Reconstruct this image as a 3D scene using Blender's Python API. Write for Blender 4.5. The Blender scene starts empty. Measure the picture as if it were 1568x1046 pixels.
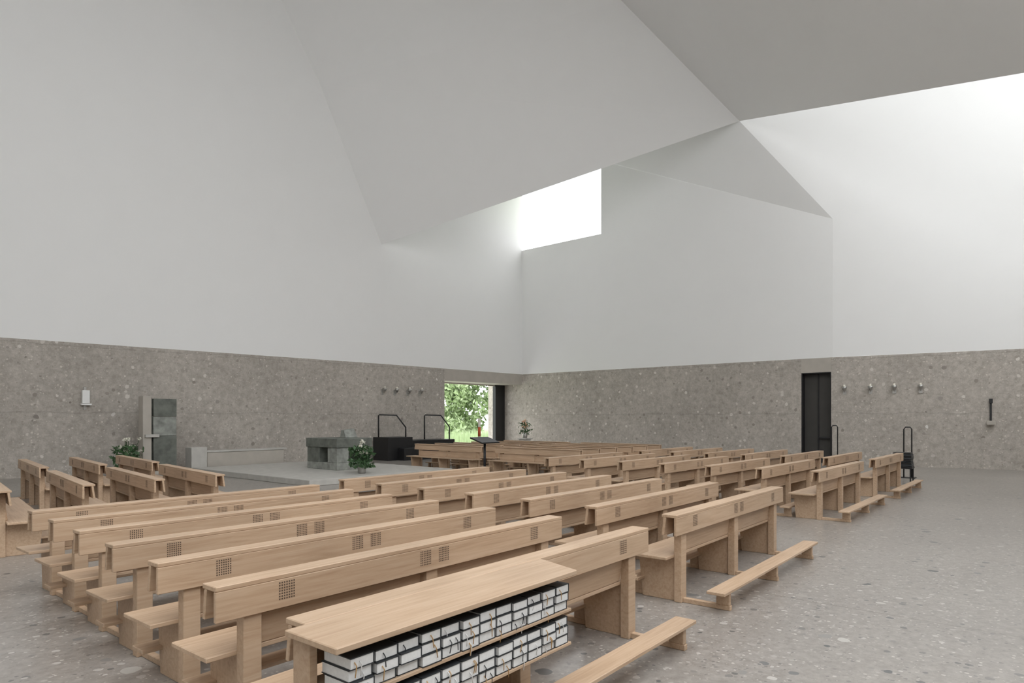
import bpy, bmesh, math, random
from mathutils import Vector, Matrix
random.seed(7)
scene = bpy.context.scene
COL = scene.collection

# ------------------------------------------------------------------ materials
def new_mat(name):
    m = bpy.data.materials.new(name); m.use_nodes = True
    nt = m.node_tree; b = nt.nodes['Principled BSDF']
    return m, nt, b
def N(nt, t, **kw):
    n = nt.nodes.new(t)
    for k, v in kw.items():
        if k in n.inputs: n.inputs[k].default_value = v
        else: setattr(n, k, v)
    return n
def ramp(nt, stops, interp='LINEAR'):
    r = nt.nodes.new('ShaderNodeValToRGB'); cr = r.color_ramp; cr.interpolation = interp
    while len(cr.elements) < len(stops): cr.elements.new(0.5)
    for e, (p, c) in zip(cr.elements, stops):
        e.position = p; e.color = (c[0], c[1], c[2], 1) if not isinstance(c, (int, float)) else (c, c, c, 1)
    return r
def mix(nt, fac, a, b, mode='MIX'):
    m = nt.nodes.new('ShaderNodeMix'); m.data_type = 'RGBA'; m.blend_type = mode
    for s, v in ((0, fac), (6, a), (7, b)):
        if hasattr(v, 'links'): nt.links.new(v, m.inputs[s])
        elif isinstance(v, (int, float)): m.inputs[s].default_value = v if s == 0 else (v, v, v, 1)
        else: m.inputs[s].default_value = (v[0], v[1], v[2], 1)
    return m.outputs[2]
def bump(nt, b, h, s, d=0.01):
    n = N(nt, 'ShaderNodeBump'); n.inputs['Strength'].default_value = s; n.inputs['Distance'].default_value = d
    nt.links.new(h, n.inputs['Height']); nt.links.new(n.outputs[0], b.inputs['Normal'])

def plain(name, col, rough=0.6, metal=0.0, var=0.08, scale=6):
    m, nt, b = new_mat(name)
    tc = N(nt, 'ShaderNodeTexCoord'); no = N(nt, 'ShaderNodeTexNoise', Scale=scale, Detail=4.0)
    nt.links.new(tc.outputs['Object'], no.inputs['Vector'])
    r = ramp(nt, [(0.3, [c*(1-var) for c in col]), (0.7, [min(1, c*(1+var)) for c in col])])
    nt.links.new(no.outputs['Fac'], r.inputs[0]); nt.links.new(r.outputs[0], b.inputs['Base Color'])
    b.inputs['Roughness'].default_value = rough; b.inputs['Metallic'].default_value = metal
    return m

M_white = plain('white_plaster', (0.86, 0.86, 0.85), 0.9, var=0.005, scale=1.2)
M_conc = plain('smooth_concrete', (0.46, 0.425, 0.375), 0.8, var=0.06, scale=3)
M_black = plain('black_steel', (0.012, 0.012, 0.013), 0.45)
M_darkdoor = plain('dark_bronze_door', (0.05, 0.047, 0.043), 0.5, scale=3)
M_metal = plain('steel', (0.45, 0.44, 0.42), 0.35, 0.8)
M_glass = plain('frosted_lamp_glass', (0.85, 0.85, 0.83), 0.3, var=0.01)
M_page = plain('book_pages', (0.76, 0.76, 0.75), 0.8, var=0.05, scale=60)
M_cover = plain('book_cover', (0.03, 0.034, 0.038), 0.55, var=0.2)
M_ribbon = plain('ribbon', (0.5, 0.3, 0.12), 0.6)
M_altar = plain('altar_stone', (0.27, 0.28, 0.255), 0.7, var=0.35, scale=5)
M_altar2 = plain('altar_stone_dark', (0.14, 0.15, 0.13), 0.7, var=0.3, scale=5)
M_platform = plain('platform_stone', (0.50, 0.485, 0.45), 0.6, var=0.08, scale=5)
M_candle = plain('candle_wax', (0.8, 0.76, 0.66), 0.5, var=0.02)
M_orange = plain('orange_wax', (0.6, 0.12, 0.04), 0.5)
M_leaf = plain('leaf', (0.40, 0.50, 0.28), 0.6, var=0.3, scale=3)
M_leaf2 = plain('dark_leaf', (0.05, 0.11, 0.04), 0.6, var=0.4, scale=9)
M_flower = plain('white_petal', (0.8, 0.78, 0.68), 0.6, var=0.05)
M_flower2 = plain('apricot_petal', (0.85, 0.55, 0.38), 0.6, var=0.2)
M_grass = plain('meadow_grass', (0.38, 0.46, 0.26), 0.9, var=0.3, scale=2)
M_dot = plain('grille_hole', (0.10, 0.065, 0.045), 0.9)

def wood_mat():
    m, nt, b = new_mat('oak_wood')
    tc = N(nt, 'ShaderNodeTexCoord'); oi = N(nt, 'ShaderNodeObjectInfo')
    ad = N(nt, 'ShaderNodeVectorMath', operation='MULTIPLY_ADD')
    nt.links.new(oi.outputs['Random'], ad.inputs[0]); ad.inputs[1].default_value = (7, 11, 5)
    nt.links.new(tc.outputs['Object'], ad.inputs[2])
    mp = N(nt, 'ShaderNodeMapping'); mp.inputs['Scale'].default_value = (0.9, 16, 16)
    nt.links.new(ad.outputs[0], mp.inputs[0])
    n1 = N(nt, 'ShaderNodeTexNoise', Scale=2.2, Detail=8.0, Roughness=0.6, Distortion=0.5)
    nt.links.new(mp.outputs[0], n1.inputs['Vector'])
    r = ramp(nt, [(0.25, (0.435, 0.29, 0.185)), (0.5, (0.535, 0.38, 0.255)), (0.78, (0.61, 0.455, 0.325))])
    nt.links.new(n1.outputs['Fac'], r.inputs[0])
    n2 = N(nt, 'ShaderNodeTexNoise', Scale=0.8, Detail=2.0)
    nt.links.new(ad.outputs[0], n2.inputs['Vector'])
    r2 = ramp(nt, [(0.3, 0.86), (0.7, 1.06)]); nt.links.new(n2.outputs['Fac'], r2.inputs[0])
    c = mix(nt, 1.0, r.outputs[0], r2.outputs[0], 'MULTIPLY')
    nt.links.new(c, b.inputs['Base Color']); b.inputs['Roughness'].default_value = 0.5
    bump(nt, b, n1.outputs['Fac'], 0.08, 0.003)
    return m
M_wood = wood_mat()

def pebble_layer(nt, vec, base, scale, thr, cols, rnd=1.0):
    dn = N(nt, 'ShaderNodeTexNoise', Scale=scale*1.6, Detail=2.0); nt.links.new(vec, dn.inputs['Vector'])
    sc = N(nt, 'ShaderNodeVectorMath', operation='SCALE'); sc.inputs['Scale'].default_value = 0.35/scale
    nt.links.new(dn.outputs['Color'], sc.inputs[0])
    ad = N(nt, 'ShaderNodeVectorMath', operation='ADD'); nt.links.new(vec, ad.inputs[0]); nt.links.new(sc.outputs[0], ad.inputs[1])
    v = N(nt, 'ShaderNodeTexVoronoi', Scale=scale, Randomness=rnd); nt.links.new(ad.outputs[0], v.inputs['Vector'])
    sep = N(nt, 'ShaderNodeSeparateColor'); nt.links.new(v.outputs['Color'], sep.inputs[0])
    size = N(nt, 'ShaderNodeMath', operation='MULTIPLY'); nt.links.new(sep.outputs[0], size.inputs[0])
    nt.links.new(sep.outputs[0], size.inputs[1])
    s2 = N(nt, 'ShaderNodeMath', operation='MULTIPLY'); nt.links.new(size.outputs[0], s2.inputs[0]); s2.inputs[1].default_value = thr
    lt = N(nt, 'ShaderNodeMath', operation='LESS_THAN'); nt.links.new(v.outputs['Distance'], lt.inputs[0]); nt.links.new(s2.outputs[0], lt.inputs[1])
    r = ramp(nt, cols); nt.links.new(sep.outputs[1], r.inputs[0])
    return mix(nt, lt.outputs[0], base, r.outputs[0]), lt.outputs[0]

def stone_wall():
    m, nt, b = new_mat('conglomerate_stone')
    tc = N(nt, 'ShaderNodeTexCoord'); vec = tc.outputs['Object']
    n0 = N(nt, 'ShaderNodeTexNoise', Scale=0.5, Detail=4.0); nt.links.new(vec, n0.inputs['Vector'])
    n1 = N(nt, 'ShaderNodeTexNoise', Scale=5.5, Detail=10.0, Roughness=0.82); nt.links.new(vec, n1.inputs['Vector'])
    r0 = ramp(nt, [(0.3, 0.88), (0.7, 1.07)]); nt.links.new(n0.outputs['Fac'], r0.inputs[0])
    r1 = ramp(nt, [(0.34, (0.335, 0.302, 0.262)), (0.5, (0.455, 0.417, 0.37)), (0.66, (0.575, 0.535, 0.482))]); nt.links.new(n1.outputs['Fac'], r1.inputs[0])
    c = mix(nt, 1.0, r1.outputs[0], r0.outputs[0], 'MULTIPLY')
    c, f1 = pebble_layer(nt, vec, c, 14, 0.45, [(0, (0.34, 0.305, 0.265)), (0.45, (0.47, 0.43, 0.38)), (1, (0.64, 0.60, 0.54))])
    c, f2 = pebble_layer(nt, vec, c, 5.4, 0.36, [(0, (0.29, 0.26, 0.225)), (0.5, (0.46, 0.42, 0.37)), (1, (0.68, 0.645, 0.59))])
    c, f3 = pebble_layer(nt, vec, c, 1.9, 0.15, [(0, (0.24, 0.215, 0.19)), (0.6, (0.52, 0.48, 0.435)), (1, (0.72, 0.70, 0.66))])
    sx = N(nt, 'ShaderNodeSeparateXYZ'); nt.links.new(vec, sx.inputs[0])
    na = N(nt, 'ShaderNodeTexNoise', Scale=0.8, Detail=3.0); nt.links.new(vec, na.inputs['Vector'])
    zz = N(nt, 'ShaderNodeMath', operation='MULTIPLY_ADD'); nt.links.new(na.outputs['Fac'], zz.inputs[0]); zz.inputs[1].default_value = 0.25; nt.links.new(sx.outputs[2], zz.inputs[2])
    pp = N(nt, 'ShaderNodeMath', operation='PINGPONG'); nt.links.new(zz.outputs[0], pp.inputs[0]); pp.inputs[1].default_value = 1.02
    rl = ramp(nt, [(0.0, 0.84), (0.03, 1.0)]); nt.links.new(pp.outputs[0], rl.inputs[0])
    c = mix(nt, 1.0, c, rl.outputs[0], 'MULTIPLY')
    nt.links.new(c, b.inputs['Base Color']); b.inputs['Roughness'].default_value = 0.9
    bump(nt, b, n1.outputs['Fac'], 0.35, 0.035)
    return m
M_stone = stone_wall()

def floor_mat():
    m, nt, b = new_mat('terrazzo_floor')
    tc = N(nt, 'ShaderNodeTexCoord'); vec = tc.outputs['Object']
    n0 = N(nt, 'ShaderNodeTexNoise', Scale=0.35, Detail=4.0); nt.links.new(vec, n0.inputs['Vector'])
    n1 = N(nt, 'ShaderNodeTexNoise', Scale=12.0, Detail=8.0, Roughness=0.75); nt.links.new(vec, n1.inputs['Vector'])
    r0 = ramp(nt, [(0.3, 0.86), (0.7, 1.08)]); nt.links.new(n0.outputs['Fac'], r0.inputs[0])
    r1 = ramp(nt, [(0.35, (0.255, 0.232, 0.208)), (0.65, (0.375, 0.348, 0.318))]); nt.links.new(n1.outputs['Fac'], r1.inputs[0])
    c = mix(nt, 1.0, r1.outputs[0], r0.outputs[0], 'MULTIPLY')
    c, _ = pebble_layer(nt, vec, c, 34, 0.50, [(0, (0.17, 0.16, 0.15)), (0.5, (0.32, 0.295, 0.27)), (1, (0.54, 0.515, 0.47))])
    c, _ = pebble_layer(nt, vec, c, 14, 0.45, [(0, (0.13, 0.13, 0.125)), (0.5, (0.31, 0.285, 0.26)), (1, (0.52, 0.495, 0.46))])
    c, _ = pebble_layer(nt, vec, c, 4.4, 0.27, [(0, (0.08, 0.085, 0.085)), (0.35, (0.19, 0.19, 0.185)), (0.7, (0.34, 0.32, 0.29)), (1, (0.52, 0.50, 0.46))])
    br = N(nt, 'ShaderNodeTexBrick', Scale=1.0); br.offset = 0.0; br.inputs['Mortar Size'].default_value = 0.012
    br.inputs['Brick Width'].default_value = 3.3; br.inputs['Row Height'].default_value = 3.3
    br.inputs['Color1'].default_value = br.inputs['Color2'].default_value = (1, 1, 1, 1); br.inputs['Mortar'].default_value = (0.80, 0.79, 0.77, 1)
    nt.links.new(vec, br.inputs['Vector'])
    c = mix(nt, 1.0, c, br.outputs['Color'], 'MULTIPLY')
    nt.links.new(c, b.inputs['Base Color']); b.inputs['Roughness'].default_value = 0.28
    return m
M_floor = floor_mat()

# ------------------------------------------------------------------ mesh helpers
class MB:
    def __init__(s, mats): s.bm = bmesh.new(); s.mats = mats
    def box(s, x0, x1, y0, y1, z0, z1, mi=0, bev=0.0):
        vs = [s.bm.verts.new(p) for p in ((x0,y0,z0),(x1,y0,z0),(x1,y1,z0),(x0,y1,z0),(x0,y0,z1),(x1,y0,z1),(x1,y1,z1),(x0,y1,z1))]
        return s._hex(vs, mi, bev)
    def hexa(s, pts, mi=0, bev=0.0):
        return s._hex([s.bm.verts.new(p) for p in pts], mi, bev)
    def _hex(s, vs, mi, bev):
        fs = []
        for q in ((3,2,1,0),(4,5,6,7),(0,1,5,4),(1,2,6,5),(2,3,7,6),(3,0,4,7)):
            f = s.bm.faces.new([vs[i] for i in q]); f.material_index = mi; fs.append(f)
        if bev > 0:
            es = list({e for f in fs for e in f.edges})
            r = bmesh.ops.bevel(s.bm, geom=es, offset=bev, segments=1, affect='EDGES', clamp_overlap=True)
            for f in r['faces']: f.material_index = mi
        return vs
    def poly(s, pts, mi=0):
        f = s.bm.faces.new([s.bm.verts.new(p) for p in pts]); f.material_index = mi; return f
    def prism(s, pts2, z0, z1, mi=0):
        lo = [s.bm.verts.new((x, y, z0)) for x, y in pts2]; hi = [s.bm.verts.new((x, y, z1)) for x, y in pts2]
        n = len(pts2); fs = [s.bm.faces.new(lo[::-1]), s.bm.faces.new(hi)]
        for i in range(n): fs.append(s.bm.faces.new((lo[i], lo[(i+1)%n], hi[(i+1)%n], hi[i])))
        for f in fs: f.material_index = mi
    def lathe(s, prof, cx, cy, cz=0, seg=16, mi=0, mat=None):
        rings = []
        for r, z in prof:
            rings.append([s.bm.verts.new((cx + r*math.cos(2*math.pi*i/seg), cy + r*math.sin(2*math.pi*i/seg), cz + z)) for i in range(seg)])
        for a, b in zip(rings, rings[1:]):
            for i in range(seg):
                f = s.bm.faces.new((a[i], a[(i+1)%seg], b[(i+1)%seg], b[i])); f.material_index = mi; f.smooth = True
        f = s.bm.faces.new(rings[0][::-1]); f.material_index = mi
        f = s.bm.faces.new(rings[-1]); f.material_index = mi
    def tube(s, pts, r, mi=0, seg=8):
        rings = []
        pts = [Vector(p) for p in pts]
        for i, p in enumerate(pts):
            d = ((pts[min(i+1, len(pts)-1)] - pts[max(i-1, 0)])).normalized()
            up = Vector((0, 0, 1)) if abs(d.z) < 0.9 else Vector((1, 0, 0))
            x = d.cross(up).normalized(); y = d.cross(x).normalized()
            rings.append([s.bm.verts.new(p + r*(x*math.cos(2*math.pi*k/seg) + y*math.sin(2*math.pi*k/seg))) for k in range(seg)])
        for a, b in zip(rings, rings[1:]):
            for i in range(seg):
                f = s.bm.faces.new((a[i], a[(i+1)%seg], b[(i+1)%seg], b[i])); f.material_index = mi; f.smooth = True
        for f in (s.bm.faces.new(rings[0]), s.bm.faces.new(rings[-1][::-1])): f.material_index = mi
    def leaf(s, p, size, mi=0):
        d = Vector((random.gauss(0,1), random.gauss(0,1), random.gauss(0,0.8))).normalized()
        t = d.orthogonal().normalized(); t.rotate(Matrix.Rotation(random.random()*6.28, 3, d)); w = d.cross(t)
        p = Vector(p)
        s.poly([p - t*size, p - w*size*0.45, p + t*size, p + w*size*0.45], mi)
    def mesh(s, name, fixn=True):
        if fixn: bmesh.ops.recalc_face_normals(s.bm, faces=s.bm.faces)
        me = bpy.data.meshes.new(name); s.bm.to_mesh(me); s.bm.free()
        for m in s.mats: me.materials.append(m)
        return me
    def obj(s, name, loc=(0,0,0), rz=0.0, fixn=True):
        o = bpy.data.objects.new(name, s.mesh(name, fixn)); o.location = loc; o.rotation_euler = (0,0,rz); COL.objects.link(o); return o

HB = 4.05                        # height of stone band
def wl(a):                       # face of altar-side wall (slightly kinked in plan)
    return 22.1 + 0.085*(17.7 - a) if a <= 17.7 else 22.1 - 0.033*(a - 17.7)
def wr(b):                       # face of right wall (kinked behind the door)
    return 26.8 + (0.13*(6.6 - b) if b < 6.6 else 0.0)

# ------------------------------------------------------------------ floor
m = MB([M_floor]); m.prism([(-7, -6), (29.3, -6), (27.3, 6.6), (27.3, 23.4), (22, 23.4), (-7, 25.0)], -0.25, 0.0); m.obj('floor')
# ------------------------------------------------------------------ stone band walls
m = MB([M_stone])
m.prism([(-7, wl(-7)), (17.7, wl(17.7)), (21.3, wl(21.3)), (21.3, 23.2), (-7, wl(-7)+1.0)], 0, HB)
m.obj('wall_altar_side')
m = MB([M_conc]); m.prism([(21.3, wl(21.3)), (26.8, wl(26.8)), (26.8, 23.2), (21.3, 23.2)], 3.5, HB); m.obj('trim_window_lintel')
m = MB([M_stone]); m.box(26.8, 27.5, 7.74, 24.2, 0, HB); m.obj('wall_right')
m = MB([M_stone]); m.prism([(wr(-6), -6), (29.2, -6), (27.5, 6.66), (26.8, 6.66)], 0, HB); m.obj('wall_right_rear')
m = MB([M_conc]); m.box(26.8, 27.5, 6.66, 7.74, 3.5, HB); m.obj('trim_door_lintel')
m = MB([M_stone]); m.box(-7.5, 29.2, -6.6, -6.0, 0, HB); m.obj('wall_rear')
m = MB([M_stone]); m.box(-7.6, -7.0, -6, 24, 0, HB); m.obj('wall_left')

# door
m = MB([M_darkdoor, M_black])
m.box(27.15, 27.22, 6.66, 7.74, 0, 3.5, 0)
m.box(26.82, 27.15, 6.66, 6.70, 0, 3.5, 1); m.box(26.82, 27.15, 7.70, 7.74, 0, 3.5, 1); m.box(26.82, 27.15, 6.70, 7.70, 3.46, 3.5, 1)
m.box(27.11, 27.15, 7.18, 7.22, 0.02, 3.46, 1)
m.box(27.0, 27.15, 6.75, 7.15, 0.95, 1.0, 1)
m.obj('door_1')

m = MB([M_black, M_conc])
m.box(26.05, 26.8, 23.0, 23.2, 0, 3.5, 0)
m.box(21.3, 26.05, 23.05, 23.15, 0.0, 0.12, 0); m.box(21.3, 26.05, 23.05, 23.15, 3.44, 3.5, 1); m.box(21.3, 21.36, 23.05, 23.15, 0.12, 3.44, 0)
m.obj('window_1')

# ------------------------------------------------------------------ folded white upper shell
P1 = (17.7, wl(17.7), 9.13); G = (14.86, wl(14.86), 14.9); L = (13.2, wl(13.2), 17.6)
def ext(p, q, t): return tuple(p[i] + t*(q[i]-p[i]) for i in range(3))
L2 = ext(G, L, 2.6)
P2 = (25.8, 9.8, 13.6); S = (21.4, 12.6, 17.4); S2 = ext(P2, S, 1.4)
R = (26.8, 6.6, 9.3); QC = (26.8, 21.8, 16.4); K2 = (wr(-5.6), -5.6, 20.6)
E = (20.3, 0.68, 10.2); E2 = ext(P2, E, 1.75)
T2 = tuple(E2[i] + S2[i] - P2[i] for i in range(3))
H = (17.07, 18.1, 17.5); H2 = ext(G, H, 1.35)
MID = ext(S2, T2, 0.5)

m = MB([M_white])
m.poly([(-7, wl(-7), HB), (17.7, wl(17.7), HB), P1, G, L, L2, (-7, wl(-7), L2[2])]); m.obj('wall_altar_side_upper', fixn=False)
m = MB([M_white])
m.poly([(17.7, wl(17.7), HB), (26.8, wl(26.8), HB), (26.8, wl(26.8), 16.4), (17.7, wl(17.7), 16.4)]); m.obj('wall_corner_upper', fixn=False)
m = MB([M_white])
m.poly([(26.8, 6.6, HB), (26.8, 16.9, HB), (26.8, 16.9, 14.11), R])
m.poly([(26.8, 16.9, HB), (26.8, 21.8, HB), (26.8, 21.8, 10.6), (26.8, 16.9, 10.6)])
m.poly([(26.8, 16.9, 14.0), (26.8, 21.8, 14.0), QC, (26.8, 16.9, 14.11)])
m.poly([(wr(-6), -6, HB), (26.8, 6.6, HB), R, K2, (wr(-6), -6, 20.6)])
m.poly([(26.8, 16.9, 10.6), (27.3, 16.9, 10.6), (27.3, 16.9, 14.0), (26.8, 16.9, 14.0)])
m.poly([(26.8, 16.9, 10.6), (27.3, 16.9, 10.6), (27.3, 21.8, 10.6), (26.8, 21.8, 10.6)])
m.obj('wall_right_upper', fixn=False)
m = MB([M_white])
m.poly([R, P2, QC]); m.poly([R, K2, P2])
m.poly([P1, P2, S, S2, H2, H, G]); m.poly([G, H, H2, L2, L])
m.poly([P2, E2, T2, S2])
# unseen high roof over the nave, cut open at the rear to steer daylight
m.poly([(-7, wl(-7), L2[2]), L2, H2, S2, MID, (-7, MID[1], MID[2])])
# unseen corner light shaft roof; slot added to brighten the altar-side wall
C0 = (26.8, 19.8, 16.4)
m.poly([P2, QC, C0, (22.0, wl(22.0), 16.4), (17.7, wl(17.7), 16.4), H, S])
# right light shaft: unseen roof, closed towards the altar to dim the facets, open at rear
K1 = ext(R, K2, 0.85)
m.poly([P2, K1, (22.5, -4.2, 18.0), MID, S2])
m.obj('ceiling', fixn=False)
RW = 7.4
m = MB([M_white])
m.poly([(-7, -6, HB), (28.5, -6, HB), (28.5, -6, RW), (-7, -6, RW)])
m.poly([(17, -6, RW), (28.5, -6, RW), (28.5, -6, 13.5), (17, -6, 13.5)])
m.obj('wall_rear_upper', fixn=False)
m = MB([M_black])
for k in range(7): m.box(-7+k*4-0.04, -7+k*4+0.04, -6.1, -6.0, RW, 13.5)
m.box(-7, 17, -6.1, -6.0, 13.42, 13.5)
m.obj('added_rear_window')  # unseen rear window, added to throw daylight on the altar side
m = MB([M_white]); m.poly([(-7, -6, HB), (-7, wl(-7), HB), (-7, wl(-7), L2[2]), (-7, MID[1], MID[2]), (-7, -6, 13.5)]); m.obj('wall_left_upper', fixn=False)
m = MB([M_glass]); m.box(27.2, 27.26, 16.9, 21.8, 10.6, 10.66); m.box(27.2, 27.26, 16.9, 21.8, 13.94, 14.0); m.box(27.2, 27.26, 16.9, 16.96, 10.66, 13.94); m.obj('window_2')

# ------------------------------------------------------------------ pews
def pew_mesh(Ln):
    m = MB([M_wood, M_dot]); B = 0.004
    m.box(0, Ln, -0.075, 0.075, 0.822, 0.85, 0, B)
    m.box(0, Ln, -0.075, -0.048, 0.655, 0.822, 0, B)
    m.hexa([(0,0.052,0.655),(Ln,0.052,0.655),(Ln,0.078,0.655),(0,0.078,0.655),(0,0.03,0.822),(Ln,0.03,0.822),(Ln,0.056,0.822),(0,0.056,0.822)], 0, B)
    legs = [0.17, Ln/2-0.055, Ln-0.28]
    for x in legs:
        m.box(x, x+0.11, -0.047, 0.03, 0.0, 0.80, 0, B)
        m.hexa([(x+0.035,0.03,0.0),(x+0.075,0.03,0.0),(x+0.075,0.38,0.0),(x+0.035,0.38,0.0),(x+0.035,0.03,0.418),(x+0.075,0.03,0.418),(x+0.075,0.42,0.418),(x+0.035,0.42,0.418)], 0, B)
        m.box(x+0.03, x+0.08, -0.50, -0.047, 0.0, 0.045, 0, B)
        m.box(x+0.03, x+0.08, -0.49, -0.37, 0.045, 0.17, 0, B)
    for x0, x1 in ((0.28, Ln/2-0.055), (Ln/2+0.055, Ln-0.28)):
        m.hexa([(x0,0.035,0.45),(x1,0.035,0.45),(x1,0.06,0.45),(x0,0.06,0.45),(x0,0.01,0.63),(x1,0.01,0.63),(x1,0.035,0.63),(x0,0.035,0.63)], 0, B)
    m.box(0.0, Ln, 0.03, 0.45, 0.42, 0.448, 0, B)
    m.box(0.02, Ln-0.08, -0.52, -0.35, 0.17, 0.198, 0, B)
    for cx in (0.42, Ln/2-0.09, Ln/2+0.09, Ln-0.42):
        for i in range(7):
            for j in range(7):
                x = cx + (i-3)*0.0155; z = 0.755 + (j-3)*0.0155
                m.poly([(x-0.0045, -0.0762, z-0.0045), (x+0.0045, -0.0762, z-0.0045), (x+0.0045, -0.0762, z+0.0045), (x-0.0045, -0.0762, z+0.0045)], 1)
    return m.mesh('church_pew')
PM = pew_mesh(3.22)
def pew(a, b, rz, mesh=PM):
    o = bpy.data.objects.new('church_pew', mesh); o.location = (a, b, 0); o.rotation_euler = (0, 0, rz); COL.objects.link(o); return o
LB = [2.60, 3.50, 4.34, 5.20, 6.03, 6.83, 7.63]
for i, b in enumerate(LB): pew(1.60 + 0.04*i, b, 0.018)
for i in range(7): pew(5.58 + 0.02*i, 2.78 + 0.875*i, 0.02)
for i in range(7): pew(11.8, 3.18 + 0.95*i, 0.0)
for i in range(7): pew(16.0, 3.14 + 0.95*i, 0.0)
W = -math.pi/2 - 0.13
for i in range(4): pew(5.38 - 0.94*i, 13.40 - 0.08*i, W)
for i in range(3): pew(5.98 - 0.96*i, 17.4 , W)
for i in range(6): pew(15.3 + 0.95*i, 10.3, math.pi/2 - 0.02)
for i in range(6): pew(15.25 + 0.95*i, 14.0, math.pi/2 - 0.02)

# hymnal shelf behind nearest pew
m = MB([M_wood]); 
m.hexa([(-0.10,-0.44,0.822),(1.60,-0.44,0.822),(1.72,-0.078,0.822),(-0.10,-0.078,0.822),(-0.10,-0.44,0.85),(1.60,-0.44,0.85),(1.72,-0.078,0.85),(-0.10,-0.078,0.85)], 0, 0.004)
m.box(-0.02, 1.60, -0.40, -0.10, 0.60, 0.618, 0, 0.003)
m.box(-0.02, 1.60, -0.40, -0.10, 0.40, 0.418, 0, 0.003)
m.box(-0.06, -0.02, -0.20, -0.08, 0.0, 0.822, 0, 0.003)
m.box(1.60, 1.63, -0.20, -0.08, 0.3, 0.822, 0, 0.003)
m.obj('hymnal_shelf', (1.60, 2.60, 0), 0.018)
m = MB([M_cover, M_page, M_ribbon])
for z0 in (0.418, 0.618):
    for s in range(12):
        x = 0.0 + s*0.132; z = z0
        for k in range(3):
            t = 0.048 + random.random()*0.005; dx = random.uniform(-0.003, 0.003); dy = random.uniform(-0.01, 0.01)
            m.box(x+dx, x+dx+0.118, -0.395+dy, -0.21+dy, z, z+0.004, 0)
            m.box(x+dx+0.003, x+dx+0.118, -0.392+dy, -0.212+dy, z+0.004, z+t-0.004, 1)
            m.box(x+dx, x+dx+0.118, -0.395+dy, -0.21+dy, z+t-0.004, z+t, 0)
            m.box(x+dx+0.118, x+dx+0.122, -0.395+dy, -0.21+dy, z, z+t, 0)
            for rr in range(2):
                if random.random() < 0.45:
                    rx = x+dx+0.02+random.random()*0.075
                    m.tube([(rx, -0.392+dy, z+t*0.6), (rx+0.004, -0.402+dy, z+t*0.3), (rx+random.uniform(-.012,.012), -0.403+dy, z-0.03)], 0.0024, random.choice([2, 0, 2, 1]), 5)
            z += t + 0.0005
m.obj('hymnal_stacks', (1.60, 2.60, 0), 0.018)

# ------------------------------------------------------------------ altar area
m = MB([M_platform]); m.box(9.4, 14.5, 14.6, 21.2, 0.0, 0.16, 0, 0.01); m.obj('altar_platform')
Z = 0.16
m = MB([M_altar, M_altar2]); B = 0.012
x0, y0 = 11.7, 16.7; w, d = 1.25, 1.6
m.box(x0, x0+w, y0, y0+d, Z, Z+0.22, 0, B)
m.box(x0-0.03, x0+w+0.03, y0-0.03, y0+d+0.03, Z+0.68, Z+0.96, 1, B)
m.box(x0, x0+0.42, y0, y0+0.5, Z+0.22, Z+0.68, 0, B)
m.box(x0, x0+0.42, y0+0.95, y0+d, Z+0.22, Z+0.68, 1, B)
m.box(x0+0.85, x0+w, y0, y0+0.5, Z+0.22, Z+0.68, 1, B)
m.box(x0+0.85, x0+w, y0+0.95, y0+d, Z+0.22, Z+0.68, 0, B)
m.obj('stone_altar')
m = MB([M_altar, M_candle])
m.hexa([(12.3,17.1,Z+.97),(12.75,17.1,Z+.97),(12.75,17.4,Z+.97),(12.3,17.4,Z+.97),(12.33,17.25,Z+1.2),(12.72,17.25,Z+1.25),(12.72,17.4,Z+1.25),(12.33,17.4,Z+1.2)],0,.004)
m.obj('altar_bookrest')
m = MB([M_conc, M_platform]); m.box(9.95, 12.7, 21.35, 21.7, 0, 0.62, 0, .01); m.box(9.4, 9.9, 21.25, 21.7, 0.0, 0.8, 1, .01); m.box(9.9, 12.8, 21.32, 21.75, 0.62, 0.68, 1, 0.005); m.obj('stone_bench')
# tabernacle stele
m = MB([M_altar, M_altar2, M_platform, M_conc])
m.box(8.05, 8.3, 21.5, 21.85, 0, 2.42, 3, .01)
m.box(8.3, 8.36, 21.62, 21.85, 0, 2.38, 1, .004)
m.box(8.36, 9.05, 21.5, 21.85, 0, 1.18, 1, .01); m.box(8.36, 9.05, 21.52, 21.85, 1.19, 1.78, 0, .01); m.box(8.36, 9.05, 21.5, 21.85, 1.79, 2.35, 1, .01)
m.box(8.1, 8.5, 21.42, 21.5, 1.15, 1.24, 2, .004); m.box(8.05, 9.1, 21.4, 21.9, 0, 0.1, 3, .005)
m.obj('tabernacle_stele')
# black plinth with handrails
m = MB([M_black])
m.box(17.1, 18.4, 20.9, 21.9, 0, 0.95, 0, .01); m.box(18.4, 20.9, 20.9, 21.9, 0, 0.80, 0, .01); m.box(17.6, 20.3, 20.5, 20.9, 0, 0.5, 0, .01)
m.obj('black_plinth')
for a in (17.15, 19.7):
    m = MB([M_black]); z0 = 0.8 if a > 18 else 0.95
    m.tube([(a, 21.6, z0), (a, 21.6, 1.85), (a+0.03, 21.59, 1.88), (a+0.62, 21.2, 1.86), (a+0.95, 21.0, 1.35), (a+0.95, 21.0, z0)], 0.03, 0, 8)
    m.obj('metal_handrail')
# ambo
m = MB([M_black, M_metal])
m.box(13.55, 14.05, 12.4, 12.8, 0.0, 0.03, 0, .005); m.tube([(13.8,12.6,0.02),(13.8,12.6,1.05)], 0.035, 0, 10)
m.hexa([(13.45,12.38,1.02),(14.2,12.38,1.02),(14.2,12.85,1.16),(13.45,12.85,1.16),(13.45,12.38,1.06),(14.2,12.38,1.06),(14.2,12.85,1.2),(13.45,12.85,1.2)],0,.004)
m.obj('lectern')
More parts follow.
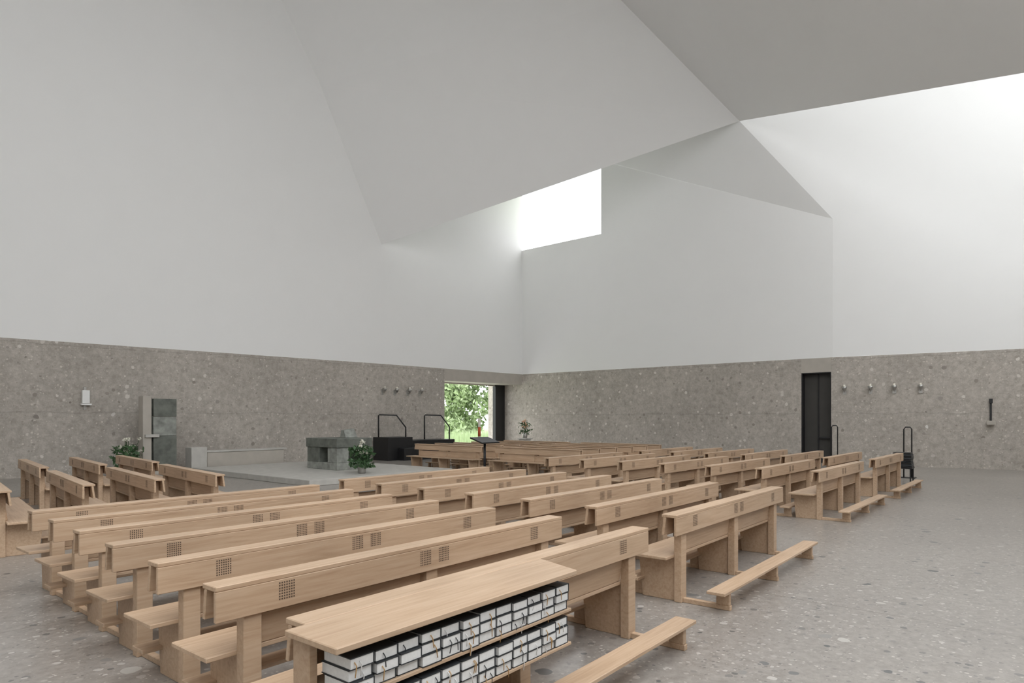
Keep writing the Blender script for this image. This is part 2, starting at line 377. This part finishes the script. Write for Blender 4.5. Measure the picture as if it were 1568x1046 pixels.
# paschal candle
m = MB([M_black, M_candle, M_orange])
m.lathe([(0.2,0),(0.2,0.03),(0.04,0.05),(0.04,0.75),(0.1,0.8),(0.1,0.84)], 20.9, 19.4, 0, 16, 0)
m.lathe([(0.06,0.84),(0.06,1.72),(0.01,1.74)], 20.9, 19.4, 0, 16, 1); m.lathe([(0.062,0.95),(0.062,1.35)], 20.9, 19.4, 0, 16, 2); m.obj('paschal_candle')

def flowers(name, x, y, z, s, mats, n=220, pot=True):
    m = MB([mats[0], mats[1], M_metal])
    if pot: m.lathe([(0.09*s,0),(0.11*s,0.05*s),(0.11*s,0.22*s),(0.10*s,0.24*s)], 0, 0, 0, 16, 2)
    for i in range(n):
        th = random.random()*6.28; ph = random.random(); r = s*(0.1+0.25*random.random())
        p = (r*math.cos(th), r*math.sin(th), s*(0.16+0.62*ph*(1-0.4*r/s)))
        m.leaf(p, s*random.uniform(0.04, 0.09), 0)
    for i in range(14):
        th = random.random()*6.28; r = s*0.26*random.random(); cx, cy, cz = r*math.cos(th), r*math.sin(th), s*(0.5+0.4*random.random())
        m.tube([(0,0,0.2*s),(cx*0.6,cy*0.6,cz*0.7),(cx,cy,cz)], 0.006*s, 0, 5)
        for k in range(10): m.leaf((cx+random.gauss(0,.015*s), cy+random.gauss(0,.015*s), cz+random.gauss(0,.015*s)), 0.045*s, 1)
    return m.obj(name, (x, y, z), 0, False)
flowers('flower_arrangement', 11.55, 15.3, 0.16, 1.05, [M_leaf2, M_flower], 420)
flowers('flower_arrangement', 7.55, 21.3, 0.0, 1.25, [M_leaf2, M_flower], 300)
m = MB([M_platform]); m.box(-0.2,0.2,-0.2,0.2,0,0.75,0,.01); m.box(-.25,.25,-.25,.25,.75,.8,0,.01); m.obj('flower_pedestal', (23.7, 19.1, 0))
flowers('flower_arrangement', 23.7, 19.1, 0.8, 1.0, [M_leaf2, M_flower2], 90)

def bracket(a, b, z, rz):
    m = MB([M_metal, M_candle])
    m.box(-0.06, 0.06, -0.02, 0.0, -0.12, 0.12, 0, .004)
    m.tube([(0,-0.02,-0.02),(0,-0.14,-0.02),(0,-0.16,0.02)], 0.014, 0, 8)
    m.lathe([(0.02,0.0),(0.085,0.10),(0.09,0.17),(0.085,0.17)], 0, -0.16, 0, 14, 0); m.lathe([(0.035,0.1),(0.035,0.24)], 0, -0.16, 0, 12, 1)
    m.obj('wall_candle_holder', (a, b, z), rz)
for x in (17.75, 18.4, 19.1, 19.8): bracket(x, wl(x), 2.85, 0)
for b in (6.2, 5.35, 4.6, 3.8): bracket(wr(b), b, 2.75, math.radians(-90) + 0.13)
m = MB([M_glass, M_metal]); m.box(-0.04,0.04,-0.03,0,-0.3,0.4,1,.004); m.box(-0.10,0.10,-0.14,-0.03,-0.1,0.3,0,.01); m.box(-0.14,0.14,-0.17,-0.03,-0.16,-0.11,0,.004)
m.obj('wall_sconce', (6.95, wl(6.95), 2.3), 0)
m = MB([M_black, M_conc]); m.box(-0.03,0.03,-0.04,0,-0.3,0.55,0,.004); m.box(-0.05,0.05,-0.10,-0.04,0.4,0.55,0,.004); m.box(-0.12,0.12,-0.18,-0.03,-0.34,-0.2,1,.01)
m.obj('right_wall_sconce', (wr(1.8)-0.02, 1.8, 1.85), math.radians(-90) + 0.13)  # dark sconce on the right wall: bar, small box and tray
for (a, b) in ((25.2, 6.15), (22.0, 3.4)):
    m = MB([M_black]); m.tube([(0,-0.1,0),(0,-0.1,1.42),(0,-0.06,1.48),(0,0.06,1.48),(0,0.1,1.42),(0,0.1,0)], 0.018, 0, 8); m.box(-.15,.15,-.2,.2,0,.02,0,.003); m.obj('metal_stand', (a,b,0))
m = MB([M_black, M_cover])
for k in range(9): m.box(-0.2+random.uniform(-.02,.02), 0.2, -0.22+random.uniform(-.02,.02), 0.2, 0.42+k*0.045, 0.46+k*0.045, k % 2, .006)
m.box(-0.24,0.24,-0.24,0.24,0.39,0.42,0,.004)
for x in (-.22,.19):
    for y in (-.22,.19): m.box(x,x+.03,y,y+.03,0,.39,0,.003)
m.obj('cushion_stack', (20.3, 3.25, 0))

# ------------------------------------------------------------------ exterior
m = MB([M_grass]); m.box(-40, 120, 25.6, 140, -0.35, -0.15); m.box(29.8, 120, -40, 25.6, -0.35, -0.15); m.obj('meadow_ground')
def bush(x, y, rx, ry, rz, n, size, mat):
    m = MB([mat])
    cl = [(random.uniform(-rx,rx)*0.8, random.uniform(-ry,ry)*0.8, random.uniform(0.1,1)*rz) for _ in range(16)]
    for i in range(n):
        c = random.choice(cl); r = random.uniform(0.15,0.35)*rx
        v = Vector((random.gauss(0,1),random.gauss(0,1),random.gauss(0,1))).normalized()*r
        m.leaf((c[0]+v.x, c[1]+v.y, max(0.0, c[2]+v.z)), size*random.uniform(0.6,1.3), 0)
    m.tube([(0,0,0),(0.1,0,rz*0.5),(0,0.2,rz*0.9)], 0.12, 0, 6)
    return m.obj('leafy_tree', (x, y, -0.2), 0, False)
for i in range(9):
    bush(32+i*3.4+random.uniform(-1,1), 50-i*1.2+random.uniform(-2,2), 3.2, 2.8, random.uniform(5,8), 2600, 0.28, M_leaf)
m = MB([M_leaf])
for i in range(7000):
    x = random.uniform(24, 48); y = random.uniform(28, 40); h = random.uniform(0.4, 1.2); t = random.uniform(-.15,.15)
    m.poly([(x-.03,y,-.2),(x+.03,y,-.2),(x+t,y+t,-.2+h)])
m.obj('tall_grass', fixn=False)

# ------------------------------------------------------------------ world + camera
w = bpy.data.worlds.new('overcast_sky'); scene.world = w; w.use_nodes = True
bg = w.node_tree.nodes['Background']; bg.inputs[0].default_value = (0.97, 0.985, 1.0, 1); bg.inputs[1].default_value = 3.15

cd = bpy.data.cameras.new('camera'); cam = bpy.data.objects.new('camera', cd); COL.objects.link(cam)
cam.location = (0, 0, 1.75); cam.rotation_euler = (math.radians(90), 0, math.radians(-50))
cd.sensor_width = 36; cd.lens = 22.96; cd.shift_y = 117/1568; cd.clip_end = 500
scene.camera = cam
scene.view_settings.view_transform = 'Standard'
